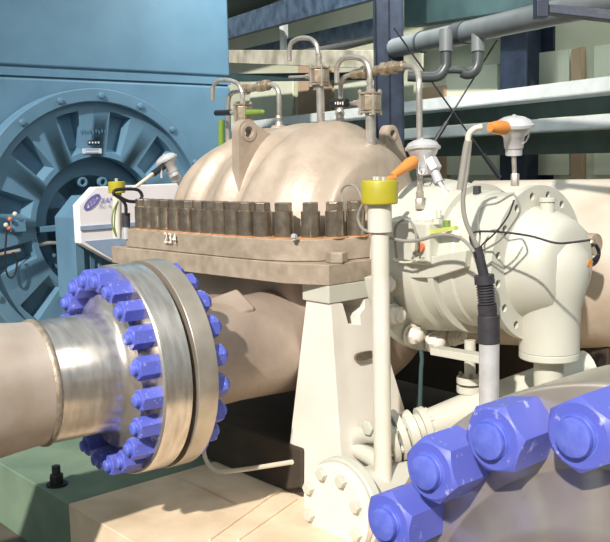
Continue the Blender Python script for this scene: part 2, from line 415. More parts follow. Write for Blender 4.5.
mb = MB(); a = P(38, 228, 'x', -.05); b = P(78, 228, 'x', -.05); mb.box((a + b) / 2, (.07, (b - a).length, .035)); mb.build('split_bar', 'motor_blue', mo, bevel=.003)
mb = MB(); mb.box((-.05, .02, ZC - .16), (.03, .03, .42)); mb.build('rib', 'motor_blue', mo, bevel=.003)
mb = MB(); mb.tube(PP([(36, 246), (48, 243), (62, 243)], 'x', -.04), .012, 10, 3); mb.build('oil_line', 'steel_tube', mo)
c = P(64, 254, 'x', -.02); mb = MB(); mb.lathe(c, X, [(0, .05), (.03, .05), (.03, .035), (.06, .035)], 24); fl = mb.build('sight_glass', 'motor_blue', mo, bevel=.003)
mb = MB(); mb.lathe(c + X * .06, X, [(0, .024), (.006, .022)], 20); mb.build('lens', 'brass_steel', fl)
for (px, py) in ((38, 235), (52, 255), (54, 266), (62, 280)):
    mb = MB(); mb.hexa(P(px, py, 'x', -.10), X, .03, .03); mb.build('bolt', 'motor_blue', mo)
# name plates on the shield
def plate(cx, cy, w, h, x, m, name, parent, rx=0):
    c = P(cx, cy, 'x', x); q = Matrix.Rotation(rx, 3, 'X'); mb = MB(); mb.box(c, (.004, w, h), q); return mb.build(name, m, parent)
plate(94, 142.5, .085, .026, -.002, 'plate_black', 'name_plate', mo)
for i in range(4):
    plate(89.5 + i * 3, 142.5, .01, .012, .0005, 'plate_white', 'plate_mark', mo)
pl = plate(92, 151, .135, .032, -.002, 'plate_white', 'rating_plate', mo)
for i in range(2): plate(92, 149.5 + i * 3, .095, .004, .0005, 'text_grey', 'plate_line', mo)
for i in range(9):
    mb = MB(); c = P(81 + i * 3, 131 + (0 if i % 2 else 1), 'x', -.001); mb.box(c, (.004, .006, .022)); mb.build('stamped_mark', 'motor_blue_dark', mo)
# seal block with cable at far left
s = thing('terminal_block', P(12, 225, 'x', .03), 'small block with red and yellow fittings and looped cable on the motor face', 'sensor')
c = P(18, 226, 'x', .02); mb = MB(); mb.box(c, (.05, .085, .075)); mb.build('body', 'motor_blue', s, bevel=.006)
for (px, py, mm) in ((10, 219, 'copper'), (9, 228, 'copper'), (15, 214, 'cable_white'), (6, 225, 'cable_white')):
    mb = MB(); mb.ball(P(px, py, 'x', .06), .015, 12); mb.build('fitting', mm, s)
mb = MB(); mb.tube(PP([(7, 230), (6, 240), (5, 262), (8, 276), (14, 276), (17, 262), (13, 252)], 'x', .05), .006, 8, 4); mb.build('cable', 'black', s)
mb = MB(); mb.tube(PP([(-5, 255), (5, 253), (20, 250)], 'x', -.02), .011, 8, 3); mb.build('tube', 'steel_tube', s)

# ================================================================== COUPLING GUARD
cg = thing('coupling_guard', (.75, 0, .9), 'white coupling guard with blue oval logo between motor and pump', 'guard')
def octo(x, w, zt, zb, ch, cb): return [V((x, -w, zb + cb)), V((x, -w, zt - ch)), V((x, -w + ch * .95, zt)), V((x, w - ch * .95, zt)), V((x, w, zt - ch)), V((x, w, zb + cb)), V((x, w - cb * .9, zb)), V((x, -w + cb * .9, zb))]
mb = MB(); mb.prism([V((.98, y, z)) for y, z in ((-.62, 1.24), (-.62, 1.435), (-.52, 1.525), (.52, 1.525), (.62, 1.435), (.62, 1.24), (.42, 1.12), (-.42, 1.12))], (.07, 0, 0)); g1 = mb.build('shell', 'guard_white', cg, bevel=.004)
mb = MB(); mb.prism(octo(.30, .40, 1.46, .76, .12, .1), (.68, 0, 0)); mb.build('motor_side_housing', 'motor_blue', cg, bevel=.006)
mb = MB(); mb.box((1.054, 0, 1.318), (.010, 1.24, .022)); mb.build('seam_strip', 'guard_blue', cg)
mb = MB(); mb.prism([V((1.05, -.60, 1.25)), V((1.05, -.42, 1.13)), V((1.05, .3, 1.13)), V((1.05, .3, 1.25))], (.006, 0, 0)); mb.build('lower_panel', 'guard_blue', cg)
for yy_ in (-.59, .59):
    mb = MB(); mb.box((.95, yy_, .78), (.05, .05, .96)); mb.build('leg', 'motor_blue', cg, bevel=.003)
for i in range(6):
    mb = MB(); mb.box((.93, -.56 + i * .05, 1.0), (.05, .028, .44)); mb.build('louver', 'motor_blue_dark' if i % 2 else 'motor_blue', cg, bevel=.003)
# logo: tilted oval ring with chevrons, and slanted lettering
lc = P(92.0, 202.0, 'x', 1.053); tilt = R_(38)
def el(a, b, t): 
    y = a * math.cos(t); z = b * math.sin(t); return V((0, y * math.cos(tilt) - z * math.sin(tilt), y * math.sin(tilt) + z * math.cos(tilt)))
mb = MB(); vs = []; nn = 36
for (sa, sb) in ((.058, .024), (.045, .015)):
    vs += [lc + el(sa, sb, 2 * PI * i / nn) for i in range(nn)]
mb.add(vs + [v + X * .002 for v in vs], [(i, (i + 1) % nn, nn + (i + 1) % nn, nn + i) for i in range(nn)] + [(2 * nn + i, 2 * nn + (i + 1) % nn, 3 * nn + (i + 1) % nn, 3 * nn + i) for i in range(nn)])
mb.build('logo', 'logo_blue', cg)
mb = MB()
for dy in (-.018, .002, .022):
    q = [(dy - .012, -.008), (dy + .004, .009), (dy + .012, .009), (dy - .004, -.008)]
    mb.prism([lc + V((0, y * math.cos(tilt) - z * math.sin(tilt), y * math.sin(tilt) + z * math.cos(tilt))) for y, z in q], (.002, 0, 0))
mb.build('logo_mark', 'logo_blue', cg)
text('lettering', 'JIAN JI', P(110, 200.5, 'x', 1.053), Y, Z, .042, 'logo_blue', cg, shear=.3)
text('lettering', 'INC. PUMPS', P(109, 206.5, 'x', 1.053), Y, Z, .024, 'text_grey', cg, shear=.3)

# ================================================================== BASE
bs = thing('concrete_foundation', (2.0, 0, 0), 'cream foundation slab under the pump, pipe shadow painted in as a green band', 'foundation')
mb = MB(); mb.box((.48, .18, .15), (1.40, 2.84, .30)); mb.build('slab', 'concrete', bs, bevel=.004)
mb = MB(); mb.box((1.61, .18, .15), (.858, 2.84, .30)); mb.build('shadow_slab', 'concrete_pipe_shade', bs, bevel=.006)  # band of slab coloured green-grey as the shadow of the suction pipe
mb = MB(); mb.box((2.90, .18, .15), (1.72, 2.84, .30)); mb.build('slab', 'concrete', bs, bevel=.004)
for (a, b) in (((209, 541), (280, 490)), ((238, 541), (296, 500))):
    pa_ = P(*a, 'z', .30); pb_ = P(*b, 'z', .30); mb = MB(); dd = (pb_ - pa_); nrm = V((-dd.y, dd.x, 0)).normalized() * .006
    mb.prism([pa_ - nrm, pb_ - nrm, pb_ + nrm, pa_ + nrm], (0, 0, .008)); mb.build('weld_seam', 'concrete', bs)
mb = MB(); mb.box((1.9, .02, .40), (1.5, 1.1, .20)); mb.build('shade_cradle', 'shade_brown', bs, bevel=.01)  # dark block painting the shade under the pump
mb = MB(); mb.box((2.3, .95, .60), (1.7, .1, .60)); mb.build('shade_backing', 'shade_brown', bs, bevel=.01)  # added dark board, stands in for the shaded gap behind the bearing housing
# anchor bolt
c = P(57, 485, 'z', .30); ab = thing('anchor_bolt', c, 'black anchor bolt with nut standing on the painted shadow band of the base', 'bolt')
mb = MB(); mb.lathe(c, Z, [(0, .045), (.008, .045)], 24); mb.build('washer', 'black', ab)
mb = MB(); mb.hexa(c + Z * .008, Z, .062, .04); mb.build('nut', 'black', ab, bevel=.002)
mb = MB(); mb.cyl(c + Z * .045, c + Z * .085, .018, seg=14); mb.build('stud', 'black_soft', ab)

# ================================================================== PUMP
pu = thing('process_pump', (2.1, 0, .3), 'big horizontal pump with beige cast dome and a row of tall steel cap nuts', 'pump')
# upper casing: barrel with circumferential swells
def prof(x):
    pts = [(1.30, .22), (1.36, .31), (1.42, .38), (1.5, .44), (1.6, .485), (1.7, .515), (1.8, .535), (1.9, .546), (2.0, .548), (2.1, .552), (2.2, .560), (2.3, .562), (2.36, .555), (2.42, .525), (2.47, .485), (2.53, .462), (2.57, .445), (2.60, .40), (2.62, .30)]
    if x <= pts[0][0]: return pts[0][1]
    for (a, ra), (b, rb) in zip(pts, pts[1:]):
        if x <= b:
            t = (x - a) / (b - a); t = t * t * (3 - 2 * t) if False else t; return ra + (rb - ra) * t
    return pts[-1][1]
mb = MB(); NX, NT = 110, 56; vs = []
for i in range(NX + 1):
    x = 1.30 + (2.62 - 1.30) * i / NX
    for j in range(NT + 1):
        t = PI * j / NT
        # swirl: swells lean with the angle
        xs = x + .10 * math.sin(t) * 0 - .05 * math.cos(t)
        r = prof(min(2.62, max(1.30, xs)))
        sw = x + .12 * max(0, math.cos(t)) ** 1.3
        w_ = math.sin(t) ** .4 * (1 - .85 * math.sin(t) ** 4) * (1.5 if t < PI / 2 else .3)
        r += w_ * (.030 * math.exp(-((sw - 1.62) / .035) ** 2) - .020 * math.exp(-((sw - 1.70) / .04) ** 2) + .034 * math.exp(-((sw - 1.87) / .035) ** 2) - .034 * math.exp(-((sw - 1.95) / .04) ** 2)
              + .030 * math.exp(-((sw - 2.14) / .04) ** 2) - .034 * math.exp(-((sw - 2.24) / .05) ** 2) + .02 * math.exp(-((sw - 2.36) / .05) ** 2))
        y = -math.cos(t) * r * (.88 - .10 * max(0, min(1, (x - 2.3) / .25))); z = math.sin(t) * r * 1.0
        vs.append(V((x, y, ZC + max(0, z))))
fs = [(i * (NT + 1) + j, i * (NT + 1) + j + 1, (i + 1) * (NT + 1) + j + 1, (i + 1) * (NT + 1) + j) for i in range(NX) for j in range(NT)]
fs.append([j for j in range(NT + 1)]); fs.append([NX * (NT + 1) + j for j in range(NT + 1)][::-1])
mb.add(vs, fs); up = mb.build('upper_casing', 'cast_beige', pu, ang=60)
ss = up.modifiers.new('smooth', 'SMOOTH'); ss.iterations = 3; ss.factor = .5
# flanges
def outline(pts, z0, z1): return [V((x, y, z0)) for x, y in pts], V((0, 0, z1 - z0))
UF = [(1.50, -.615), (2.30, -.590), (2.50, -.565), (2.60, -.53), (2.69, -.46), (2.745, -.34), (2.765, -.2), (2.765, .3), (2.55, .55), (1.50, .60)]
LF = [(1.40, -.64), (1.50, -.645), (2.62, -.57), (2.80, -.50), (2.80, .45), (2.6, .62), (1.40, .62)]
mb = MB(); mb.prism(*outline(UF, ZC, ZC + .085)); mb.build('upper_flange', 'flange_steel', pu, bevel=.004)
mb = MB(); mb.prism(*outline(LF, ZC - .082, ZC - .002)); mb.build('lower_flange', 'flange_steel', pu, bevel=.004)
# number painted on the flange
c = P(170.5, 238.5, 'y', -.612); text('painted_number', '234', P(170.5, 238.5, 'y', -.6145) , V((.83, .0249, 0)), Z, .066, 'paint_mark', pu, bold=.002, thick=.0035)
# lower casing body
prl = [(1.40, .20), (1.46, .34), (1.56, .44), (1.7, .50), (1.9, .53), (2.1, .54), (2.25, .52), (2.36, .50), (2.42, .52), (2.50, .53), (2.57, .50), (2.62, .40), (2.66, .2)]
mb = MB(); vs = []
NL = len(prl)
for (x, r) in prl:
    for j in range(33):
        t = PI + PI * j / 32; vs.append(V((x, -math.cos(t) * r * .9, ZC - .08 + math.sin(t) * r * (1.04))))
fs = [(i * 33 + j, i * 33 + j + 1, (i + 1) * 33 + j + 1, (i + 1) * 33 + j) for i in range(NL - 1) for j in range(32)]
mb.add(vs, fs); lc_ = mb.build('lower_casing', 'cast_lower', pu, ang=60)
sb = lc_.modifiers.new('sub', 'SUBSURF'); sb.levels = 1; sb.render_levels = 1
NX0, NZ0 = 2.485, .922
# suction branch
mb = MB(); mb.lathe((NX0 - .08, -1.05, NZ0 - .03), Y, [(0, .23), (.08, .225), (.2, .208), (.36, .205), (.52, .212), (.68, .22), (.86, .22), (.96, .18)], 56); sbm = mb.build('suction_branch', 'cast_lower', pu, ang=60)
# volute ridge leaning off the branch, plus a cast foot
mb = MB(); c = P(227, 313, 'y', -.72); mb.box(c, (.14, .18, .09), Matrix.Rotation(.5, 3, 'Y') @ Matrix.Rotation(.25, 3, 'X')); mb.build('cast_boss', 'cast_lower', pu, bevel=.015, seg=3)
# small bolts on the dark side of the branch
mb = MB(); mb.box(P(232, 385, 'y', -.70), (.07, .02, .08)); pd_ = mb.build('drain_pad', 'cast_lower', pu, bevel=.004)
mb = MB(); mb.hexa(P(232, 385, 'y', -.71), -Y, .035, .02); mb.build('bolt', 'cast_lower', pd_)
# pump-side flange of the suction branch
NA = R_(4.5); ND = V((math.sin(NA), math.cos(NA), 0)); NS = V((math.cos(NA), -math.sin(NA), 0))
def nz(y): return V((NX0, -1.2, NZ0)) + ND * (y + 1.2)
mb = MB(); mb.lathe(nz(-1.12), ND, [(0, .30), (0, .378), (.076, .378), (.076, .23), (.076, 0.001)], 96); mb.build('branch_flange', 'machined_dull', pu, bevel=.003)
# cap nuts
row = [(144, -.56), (151, -.56), (159, -.557), (168, -.555), (178.5, -.552), (190, -.548), (201.5, -.545), (212, -.54), (223, -.538), (235, -.535), (248, -.53), (263, -.52), (284, -.49), (311, -.43), (335, -.36), (356, -.27), (377, -.17)]
for (px, y) in row:
    b_ = P(px, 237, 'y', y); b_.z = ZC + .085
    h = .105; r = .0385
    mb = MB(); mb.lathe(b_, Z, [(0, .048), (.004, .048), (.004, r), (h, r), (h + .003, r - .004)], 28)
    nt_ = mb.build('cap_nut', 'nut_steel', pu, ang=40)
    mb = MB(); mb.hexa(b_ + Z * (h + .003), Z, .070, .034, ch=.15, rot=random.random()); mb.build('hex_head', 'nut_steel', nt_, bevel=.0015)
    mb = MB(); mb.lathe(b_ - Z * 0, Z, [(0, .052), (.005, .051)], 24); mb.build('washer', 'rust', nt_)
mb = MB(); c = P(294, 236, 'y', -.53); c.z = ZC + .085; mb.cyl(c, c + Z * .025, .008, seg=10); mb.hexa(c + Z * .01, Z, .026, .012); mb.build('grease_nipple', 'alu', pu)
# jack bolt head on lower flange corner
c = P(339, 256, 'z', ZC); c = V((2.765, -.425, ZC)); mb = MB(); mb.hexa(c, Z, .085, .04, rot=.3); mb.build('jack_bolt', 'flange_steel', pu, bevel=.002)
# lifting lugs
def lug(x, yc, zc, r, ytail, ztail, zlow, yfront):
    mb = MB(); pts = []
    for i in range(13):
        t = PI * (1.06 - i / 12 * .86); pts.append((yc + math.cos(t) * r, zc + math.sin(t) * r))
    outer = [(yfront, zlow)] + pts + [(ytail, ztail), (ytail, zlow)]
    n = len(outer); hr = r * .42; k = 20
    hole = [(yc + hr * math.cos(2 * PI * i / k), zc + hr * math.sin(2 * PI * i / k)) for i in range(k)]
    import bmesh
    from mathutils.geometry import tessellate_polygon
    tris = tessellate_polygon([[V((y, z, 0)) for y, z in outer], [V((y, z, 0)) for y, z in hole]])
    allp = outer + hole; N = len(allp); th = .05
    vs = [V((x, y, z)) for y, z in allp] + [V((x + th, y, z)) for y, z in allp]
    fs = [tuple(t) for t in tris] + [tuple(i + N for i in t)[::-1] for t in tris]
    fs += [(i, (i + 1) % n, N + (i + 1) % n, N + i) for i in range(n)]
    fs += [(n + i, n + (i + 1) % k, N + n + (i + 1) % k, N + n + i) for i in range(k)]
    mb.add(vs, fs); o = mb.build('lifting_lug', 'cast_beige', pu, bevel=.006)
    mb = MB(); mb.ring((x + th - .004, yc, zc), X, hr, hr + .018, .008, 28); mb.build('hole_rim', 'cast_beige', o, bevel=.002)
hc = P(248.5, 132, 'x', 2.12)
lug(2.07, hc.y, hc.z, .056, hc.y + .21, 1.72, 1.49, hc.y - .062)
hc = P(385, 134, 'x', 2.2); lug(2.2, hc.y, hc.z, .042, hc.y + .12, 1.6, 1.5, hc.y - .08)
# dome bosses under the vents
for (px, py, yy) in ((321, 124, 0), (340, 124, 0), (279, 126, .1), (371, 150, 0)):
    c = P(px, py, 'y', yy); mb = MB(); mb.lathe(c - Z * .06, Z, [(0, .055), (.05, .045), (.062, .034)], 24); mb.build('vent_boss', 'cast_beige', pu)
# near end wall of the pump (stuffing box) with studs
mb = MB(); mb.lathe((2.55, 0, ZC), X, [(0, .34), (.045, .335), (.06, .20), (.31, .18)], 64); st = mb.build('stuffing_box', 'cast_beige', pu, bevel=.003)
for (px, py) in ((404, 194), (428, 192), (398, 212)):
    mb = MB(); mb.hexa(P(px, py, 'x', 2.60), X, .03, .02); mb.build('nut', 'black_soft', st)

# ================================================================== SUCTION PIPE
sp = thing('suction_pipe', nz(-1.6), 'beige suction pipe with shiny machined flange and blue hex nuts at left', 'pipe')
yf = -1.245
mb = MB(); mb.lathe(nz(yf), ND, [(0, .20), (0, .366), (.006, .372), (.105, .372), (.105, .30)], 96); mb.build('flange', 'machined', sp, bevel=.002)
mb = MB(); mb.lathe(nz(-1.15), ND, [(0, .335), (.05, .335)], 96); mb.build('gasket', 'gasket', sp)
mb = MB(); mb.lathe(nz(yf + .002), -ND, [(0, .272), (.03, .270), (.034, .262), (.042, .236), (.055, .220), (.075, .210), (.275, .208)], 80, caps=False); mb.build('weld_neck', 'machined', sp, ang=30)
mb = MB(); mb.lathe(nz(yf - .272), -ND, [(0, .208), (.004, .213), (.010, .216), (.018, .215), (.024, .210)], 80, caps=False); mb.build('weld_bead', 'weld', sp, ang=60)
mb = MB(); yy = yf - .292
prp = [(0, .209), (.03, .208), (.09, .214), (.18, .225), (.30, .234), (.9, .236), (1.6, .236)]
mb.lathe(nz(yy), -ND, prp, 80); mb.build('pipe', 'pipe_stainless', sp, ang=40)
def nutring(parent, cen, side, nrm, Rb, ac, L, sgn, n=20, ph0=0, rng=None, m='blue_nut', stud=.016, bev=.003, washer=True):
    for k in (rng or range(n)):
        t = ph0 + 2 * PI * k / n
        c = cen + side * (math.sin(t) * Rb) + Z * (math.cos(t) * Rb); ax = nrm * sgn
        mb = MB(); mb.nut(c, ax, ac, L, rot=random.uniform(-.2, .2) + t); nu = mb.build('hex_nut', m, parent, ang=22)
        mb = MB(); r = ac * .265; mb.lathe(c + ax * (L - .001), ax, [(0, r * 1.12), (.0015, r * 1.1), (.0016, r), (stud * .35, r), (stud * .35 + .001, r * .95), (stud * .5, r * .97), (stud, r * .93), (stud * 1.12, r * .8)], 28); mb.build('stud', 'blue_stud', nu, ang=50)
nutring(sp, nz(yf), NS, ND, .325, .079, .07, -1, ph0=R_(6))
nutring(pu, nz(-1.044), NS, ND, .322, .084, .05, 1, ph0=R_(6))

# thin drain tube under the branch
mb = MB(); mb.tube(PP([(203, 445), (206, 460), (217, 471), (240, 470), (292, 462)], 'y', -.75), .009, 10, 4)
tag(mb.build('drain_tube', 'cable_white'), 'thin cream tube bent under the suction branch near the floor', 'tube')

# ================================================================== PEDESTAL
pe = thing('pump_pedestal', (2.73, -.3, .28), 'white tapered steel pedestal under the pump flange corner', 'pedestal')
mb = MB(); mb.box((2.722, -.383, 1.133), (.155, .235, .068)); mb.build('top_block', 'ivory', pe, bevel=.003)
mb = MB()
n0 = 0
prof_ = [(-.49, 1.098), (-.445, 1.098), (-.425, 1.090), (-.405, 1.01), (-.35, .998), (-.345, 1.04), (-.315, 1.06), (-.31, 1.095), (-.27, 1.098), (-.27, .30), (-.49, .30)]
vs = []
for xx in (0, 1):
    for (y, z) in prof_:
        k = (1.098 - z) / .798
        x0 = 2.655 - .13 * k; x1 = 2.795 + .09 * k
        yy = y + (-.03 if y < -.4 else .22) * k * (1 if y in (-.49, -.27) else .2)
        vs.append(V((x1 if xx else x0, yy, z)))
nn = len(prof_)
mb.add(vs, [list(range(nn))[::-1], [nn + i for i in range(nn)]] + [(i, (i + 1) % nn, nn + (i + 1) % nn, nn + i) for i in range(nn)])
mb.build('column_body', 'white_paint', pe, bevel=.003)
c = P(363, 355.5, 'x', 2.83); mb = MB(); pts = []
for i in range(20):
    t = 2 * PI * i / 20; pts.append(c + V((0, math.copysign(abs(math.cos(t)) ** .6, math.cos(t)) * .050, math.copysign(abs(math.sin(t)) ** .7, math.sin(t)) * .017)))
mb.prism(pts, (.012, 0, 0)); mb.build('maker_plate', 'nut_steel', pe, bevel=.001)

# blind flange in front of the pedestal
bf = thing('blind_flange', P(335, 507, 'y', -.66), 'round cream bolted blind flange at the foot of the pedestal', 'flange')
fc = P(334, 510, 'y', -.68)
mb = MB(); mb.lathe(fc, Y, [(0, .10), (0, .164), (.003, .168), (.032, .168)], 56); mb.build('cover_disc', 'white_paint', bf, bevel=.002)
mb = MB(); mb.lathe(fc + Y * .036, Y, [(0, .176), (.004, .18), (.038, .18), (.04, .11), (.35, .11)], 56); mb.build('mating_flange', 'ivory', bf, bevel=.002)
for k in range(8):
    t = 2 * PI * (k + .5) / 8; c = fc + V((math.sin(t) * .134, 0, math.cos(t) * .134))
    mb = MB(); mb.hexa(c + Y * .001, -Y, .046, .026); mb.build('bolt', 'ivory', bf, bevel=.001)

# drain valve assembly
dv = thing('drain_valve', P(400, 440, 'y', -.40), 'cream flanged drain pipe fitting behind the white post', 'valve')
a = P(392, 437, 'y', -.35); b = P(475, 408, 'y', -.05); dd = (b - a).normalized()
L = (b - a).length
mb = MB(); mb.lathe(a, dd, [(-.02, .04), (0, .06), (.05, .062), (.06, .075), (.09, .08), (.10, .055), (L, .07), (L + .5, .075)], 36); mb.build('body', 'ivory', dv)
for d_, r_ in ((-.03, .098), (.012, .098), (.12, .075)):
    mb = MB(); mb.lathe(a + dd * d_, dd, [(0, r_), (.028, r_)], 40); mb.build('flange', 'ivory', dv, bevel=.002)
    fr = frame(dd)
    for k in range(6):
        t = 2 * PI * k / 6 + .4; c = a + dd * (d_ - .016) + (fr[0] * math.cos(t) + fr[1] * math.sin(t)) * (r_ - .022)
        mb = MB(); mb.hexa(c, dd, .03, .05) if d_ < .1 else mb.hexa(c + dd * .04, dd, .026, .02); mb.build('bolt', 'ivory', dv)
mb = MB(); q = PP([(388, 467), (372, 457), (360, 450), (355, 443), (360, 436), (372, 434), (392, 438)], 'y', -.42); mb.tube(q, .034, 16, 4); mb.build('elbow_pipe', 'ivory', dv)
mb = MB(); mb.hexa(P(370, 427, 'y', -.45), -Y, .06, .02); mb.build('plug', 'ivory', dv, bevel=.002)

# small vertical flanged pipe
vf = thing('small_flanged_pipe', P(470, 400, 'y', -.02), 'thin cream vertical pipe with small flange pair behind the conduit', 'pipe')
a = P(470, 340, 'y', -.05); b = V((a.x, a.y, .42)); mb = MB(); mb.cyl(b, a, .022, seg=16); mb.build('pipe', 'ivory', vf)
for py in (376, 385):
    c = P(470, py, 'y', -.05); c.x, c.y = a.x, a.y; mb = MB(); mb.lathe(c - Z * .028, Z, [(0, .052), (.026, .052)], 28); fl_ = mb.build('flange', 'ivory', vf, bevel=.002)
for k in range(4):
    t = PI / 4 + k * PI / 2; mb = MB(); c2 = V((a.x + math.cos(t) * .037, a.y + math.sin(t) * .037, P(470, 393, 'y', -.05).z)); mb.cyl(c2, c2 + Z * .085, .007, seg=8); mb.build('bolt', 'nut_steel', vf)

# ================================================================== BEARING BRACKET AND HOUSING (part of its own)
bh = thing('bearing_housing', (3.2, 0, .96), 'pale green bearing housing with drilled flange and vertical drain pot at right', 'bearing housing')
mb = MB(); q = []
for i in range(41):
    t = R_(98 + 164 * i / 40); q.append(V((2.875, math.sin(t) * .392, ZC + math.cos(t) * .392)))
for i in range(41):
    t = R_(262 - 164 * i / 40); q.append(V((2.875, math.sin(t) * .22, ZC + math.cos(t) * .22)))
mb.prism(q, (.045, 0, 0)); mb.build('mounting_flange', 'ivory', bh, bevel=.003)
for k in range(16):
    t = R_(-148) + k * R_(22.5)
    c = V((2.925, math.sin(t) * .352, ZC + math.cos(t) * .352))
    if not 100 < (math.degrees(t) % 360) < 258: continue
    mb = MB(); mb.lathe(c, X, [(0, .043), (.008, .043)], 20); wsh = mb.build('washer', 'white_paint', bh)
    mb = MB(); mb.hexa(c + X * .008, X, .072, .03); mb.build('nut', 'white_paint', wsh, bevel=.002)
    mb = MB(); mb.lathe(c + X * .036, X, [(0, .024), (.016, .023), (.022, .014)], 16); mb.build('stud', 'white_paint', wsh)
mb = MB(); mb.lathe((2.86, 0, ZC), X, [(0, .31), (.08, .305), (.16, .295), (.18, .280), (.27, .262), (.33, .262), (.34, .256), (.505, .256)], 80); mb.build('barrel', 'ivory', bh, ang=25)
mb = MB(); mb.lathe((3.10, 0, ZC), X, [(0, .26), (0, .290), (.028, .290), (.028, .26)], 80, caps=False); mb.build('barrel_rib', 'ivory', bh, bevel=.003)
# drilled end flange (true holes)
NH = 16; mb = MB(); x0 = 3.36; x1 = 3.39; ro = .284; rb = .250; hr = .0145; ri = .20
K = 12
for k in range(NH):
    tc = 2 * PI * (k + .5) / NH; hp = PI / NH
    cy, cz = math.sin(tc) * rb, math.cos(tc) * rb
    hole = [(cy + hr * math.cos(2 * PI * i / K + tc * -1), cz + hr * math.sin(2 * PI * i / K - tc)) for i in range(K)]
    outer = []
    for i in range(5): t = tc - hp + 2 * hp * i / 4; outer.append((math.sin(t) * ro, math.cos(t) * ro))
    for i in range(5): t = tc + hp - 2 * hp * i / 4; outer.append((math.sin(t) * ri, math.cos(t) * ri))
    from mathutils.geometry import tessellate_polygon
    tris = tessellate_polygon([[V((a_, b_, 0)) for a_, b_ in outer], [V((a_, b_, 0)) for a_, b_ in hole]])
    al = outer + hole
    for xx, fl in ((x0, 0), (x1, 1)):
        mb.add([V((xx, a_, ZC + b_)) for a_, b_ in al], [tuple(t) for t in tris])
    vs = [V((x0, a_, ZC + b_)) for a_, b_ in hole] + [V((x1, a_, ZC + b_)) for a_, b_ in hole]
    mb.add(vs, [(i, (i + 1) % K, K + (i + 1) % K, K + i) for i in range(K)])
mb.lathe((x0, 0, ZC), X, [(0, ro), (x1 - x0, ro)], 64, caps=False)
mb.build('end_flange', 'ivory', bh, ang=30)
# end bell flowing into the vertical pot: skin of two lathes
mb = MB(); mb.lathe((3.38, 0, ZC), X, [(0, .214), (.02, .206), (.05, .196), (.08, .186), (.11, .172), (.13, .158), (.142, .13), (.147, .09), (.149, 0.001)], 72); mb.build('end_bell', 'ivory', bh, ang=50)
pc = V((3.435, 0, 0))
mb = MB(); mb.lathe((pc.x, pc.y, ZC - .315), Z, [(0, .108), (.10, .108), (.16, .112), (.20, .122), (.24, .130), (.29, .135), (.36, .13), (.42, .08)], 56); mb.build('drain_pot', 'ivory', bh, ang=50)
mb = MB(); mb.lathe((pc.x, pc.y, ZC - .345), Z, [(0, .100), (.004, .108), (.026, .108), (.03, .103)], 56); mb.build('pot_cover', 'ivory', bh, bevel=.002)
mb = MB(); mb.tube([(pc.x, pc.y, ZC - .34), (pc.x, pc.y, ZC - .44), (pc.x + .005, pc.y + .02, ZC - .52), (pc.x + .01, pc.y + .09, ZC - .60), (pc.x + .01, pc.y + .3, ZC - .64)], .054, 24, 5); mb.build('drain_pipe', 'ivory', bh, ang=60)
mb = MB(); c = P(547, 222, 'x', 3.43); c.z = ZC + .19; mb.cyl(c - Z * .03, c + Z * .035, .026, seg=20); pg = mb.build('filler_neck', 'ivory', bh, bevel=.002)
mb = MB(); mb.cyl(c + Z * .035, c + Z * .05, .03, seg=20); mb.build('filler_cap', 'ivory', pg, bevel=.002)
# side port with orange ring
c = P(574, 262, 'x', 3.50); mb = MB(); mb.cyl(c - X * .06, c + X * .02, .026, seg=24); pt = mb.build('side_port', 'white_paint', bh, bevel=.003)
mb = MB(); mb.lathe(c + X * .02, X, [(0, .021), (.012, .021), (.012, .013), (.045, .013)], 20); mb.build('port_plug', 'orange', pt)
# split bearing block
mb = MB(); a = P(390, 262, 'y', -.30); b = P(430, 222, 'y', -.30); mb.box(((a.x + b.x) / 2, -.20, (a.z + b.z) / 2), (abs(b.x - a.x), .22, abs(b.z - a.z))); blk = mb.build('seal_block', 'ivory', bh, bevel=.014, seg=3)
mb = MB(); q = [P(390, 264, 'y', -.29), P(466, 250, 'y', -.29), P(464, 268, 'y', -.29), P(433, 278, 'y', -.29), P(390, 278, 'y', -.29)]; mb.prism(q, (0, .2, 0)); mb.build('bracket_plate', 'ivory', bh, bevel=.004)
# mid barrel bearing cone towards the pump
mb = MB(); mb.lathe((2.74, 0, ZC), X, [(0, .22), (.04, .26), (.10, .27)], 56); mb.build('seal_collar', 'ivory', bh)
# little fittings on the block
for (px, py, r, h, mm) in ((402, 222, .012, .03, 'copper'), (412, 221, .014, .028, 'white_paint'), (421, 222, .01, .024, 'black'), (437, 218, .018, .02, 'ivory'), (439, 212, .009, .03, 'ivory'), (447, 221, .012, .024, 'green')):
    c = P(px, py + 6, 'y', -.26); mb = MB(); mb.hexa(c, Z, r * 2.2, h); mb.build('fitting', mm, bh)
mb = MB(); q = [P(427, 230, 'y', -.3), P(455, 226, 'y', -.3), P(455, 230, 'y', -.3), P(427, 235, 'y', -.3)]; mb.prism(q, (0, .02, 0)); mb.build('lime_tag', 'lime', bh)
mb = MB(); c = P(419, 247, 'y', -.31); mb.cyl(c, c + Y * -.03, .016, seg=18); sp_ = mb.build('block_plug', 'cable_white', bh, bevel=.002)
mb = MB(); mb.cyl(c + V((.012, .0, 0)), c + V((.014, -.018, 0)), .018, seg=18); mb.build('plug_ring', 'copper', sp_)
mb = MB(); q = [P(556, 244, 'x', 3.50), P(584, 240, 'x', 3.50), P(586, 243, 'x', 3.50), P(558, 248, 'x', 3.50)]; mb.prism(q, (-.03, 0, 0)); mb.build('lime_tag', 'lime', bh)
mb = MB(); mb.hexa(P(477, 194, 'x', 3.16), Z, .03, .03); mb.build('fitting', 'black_soft', bh)
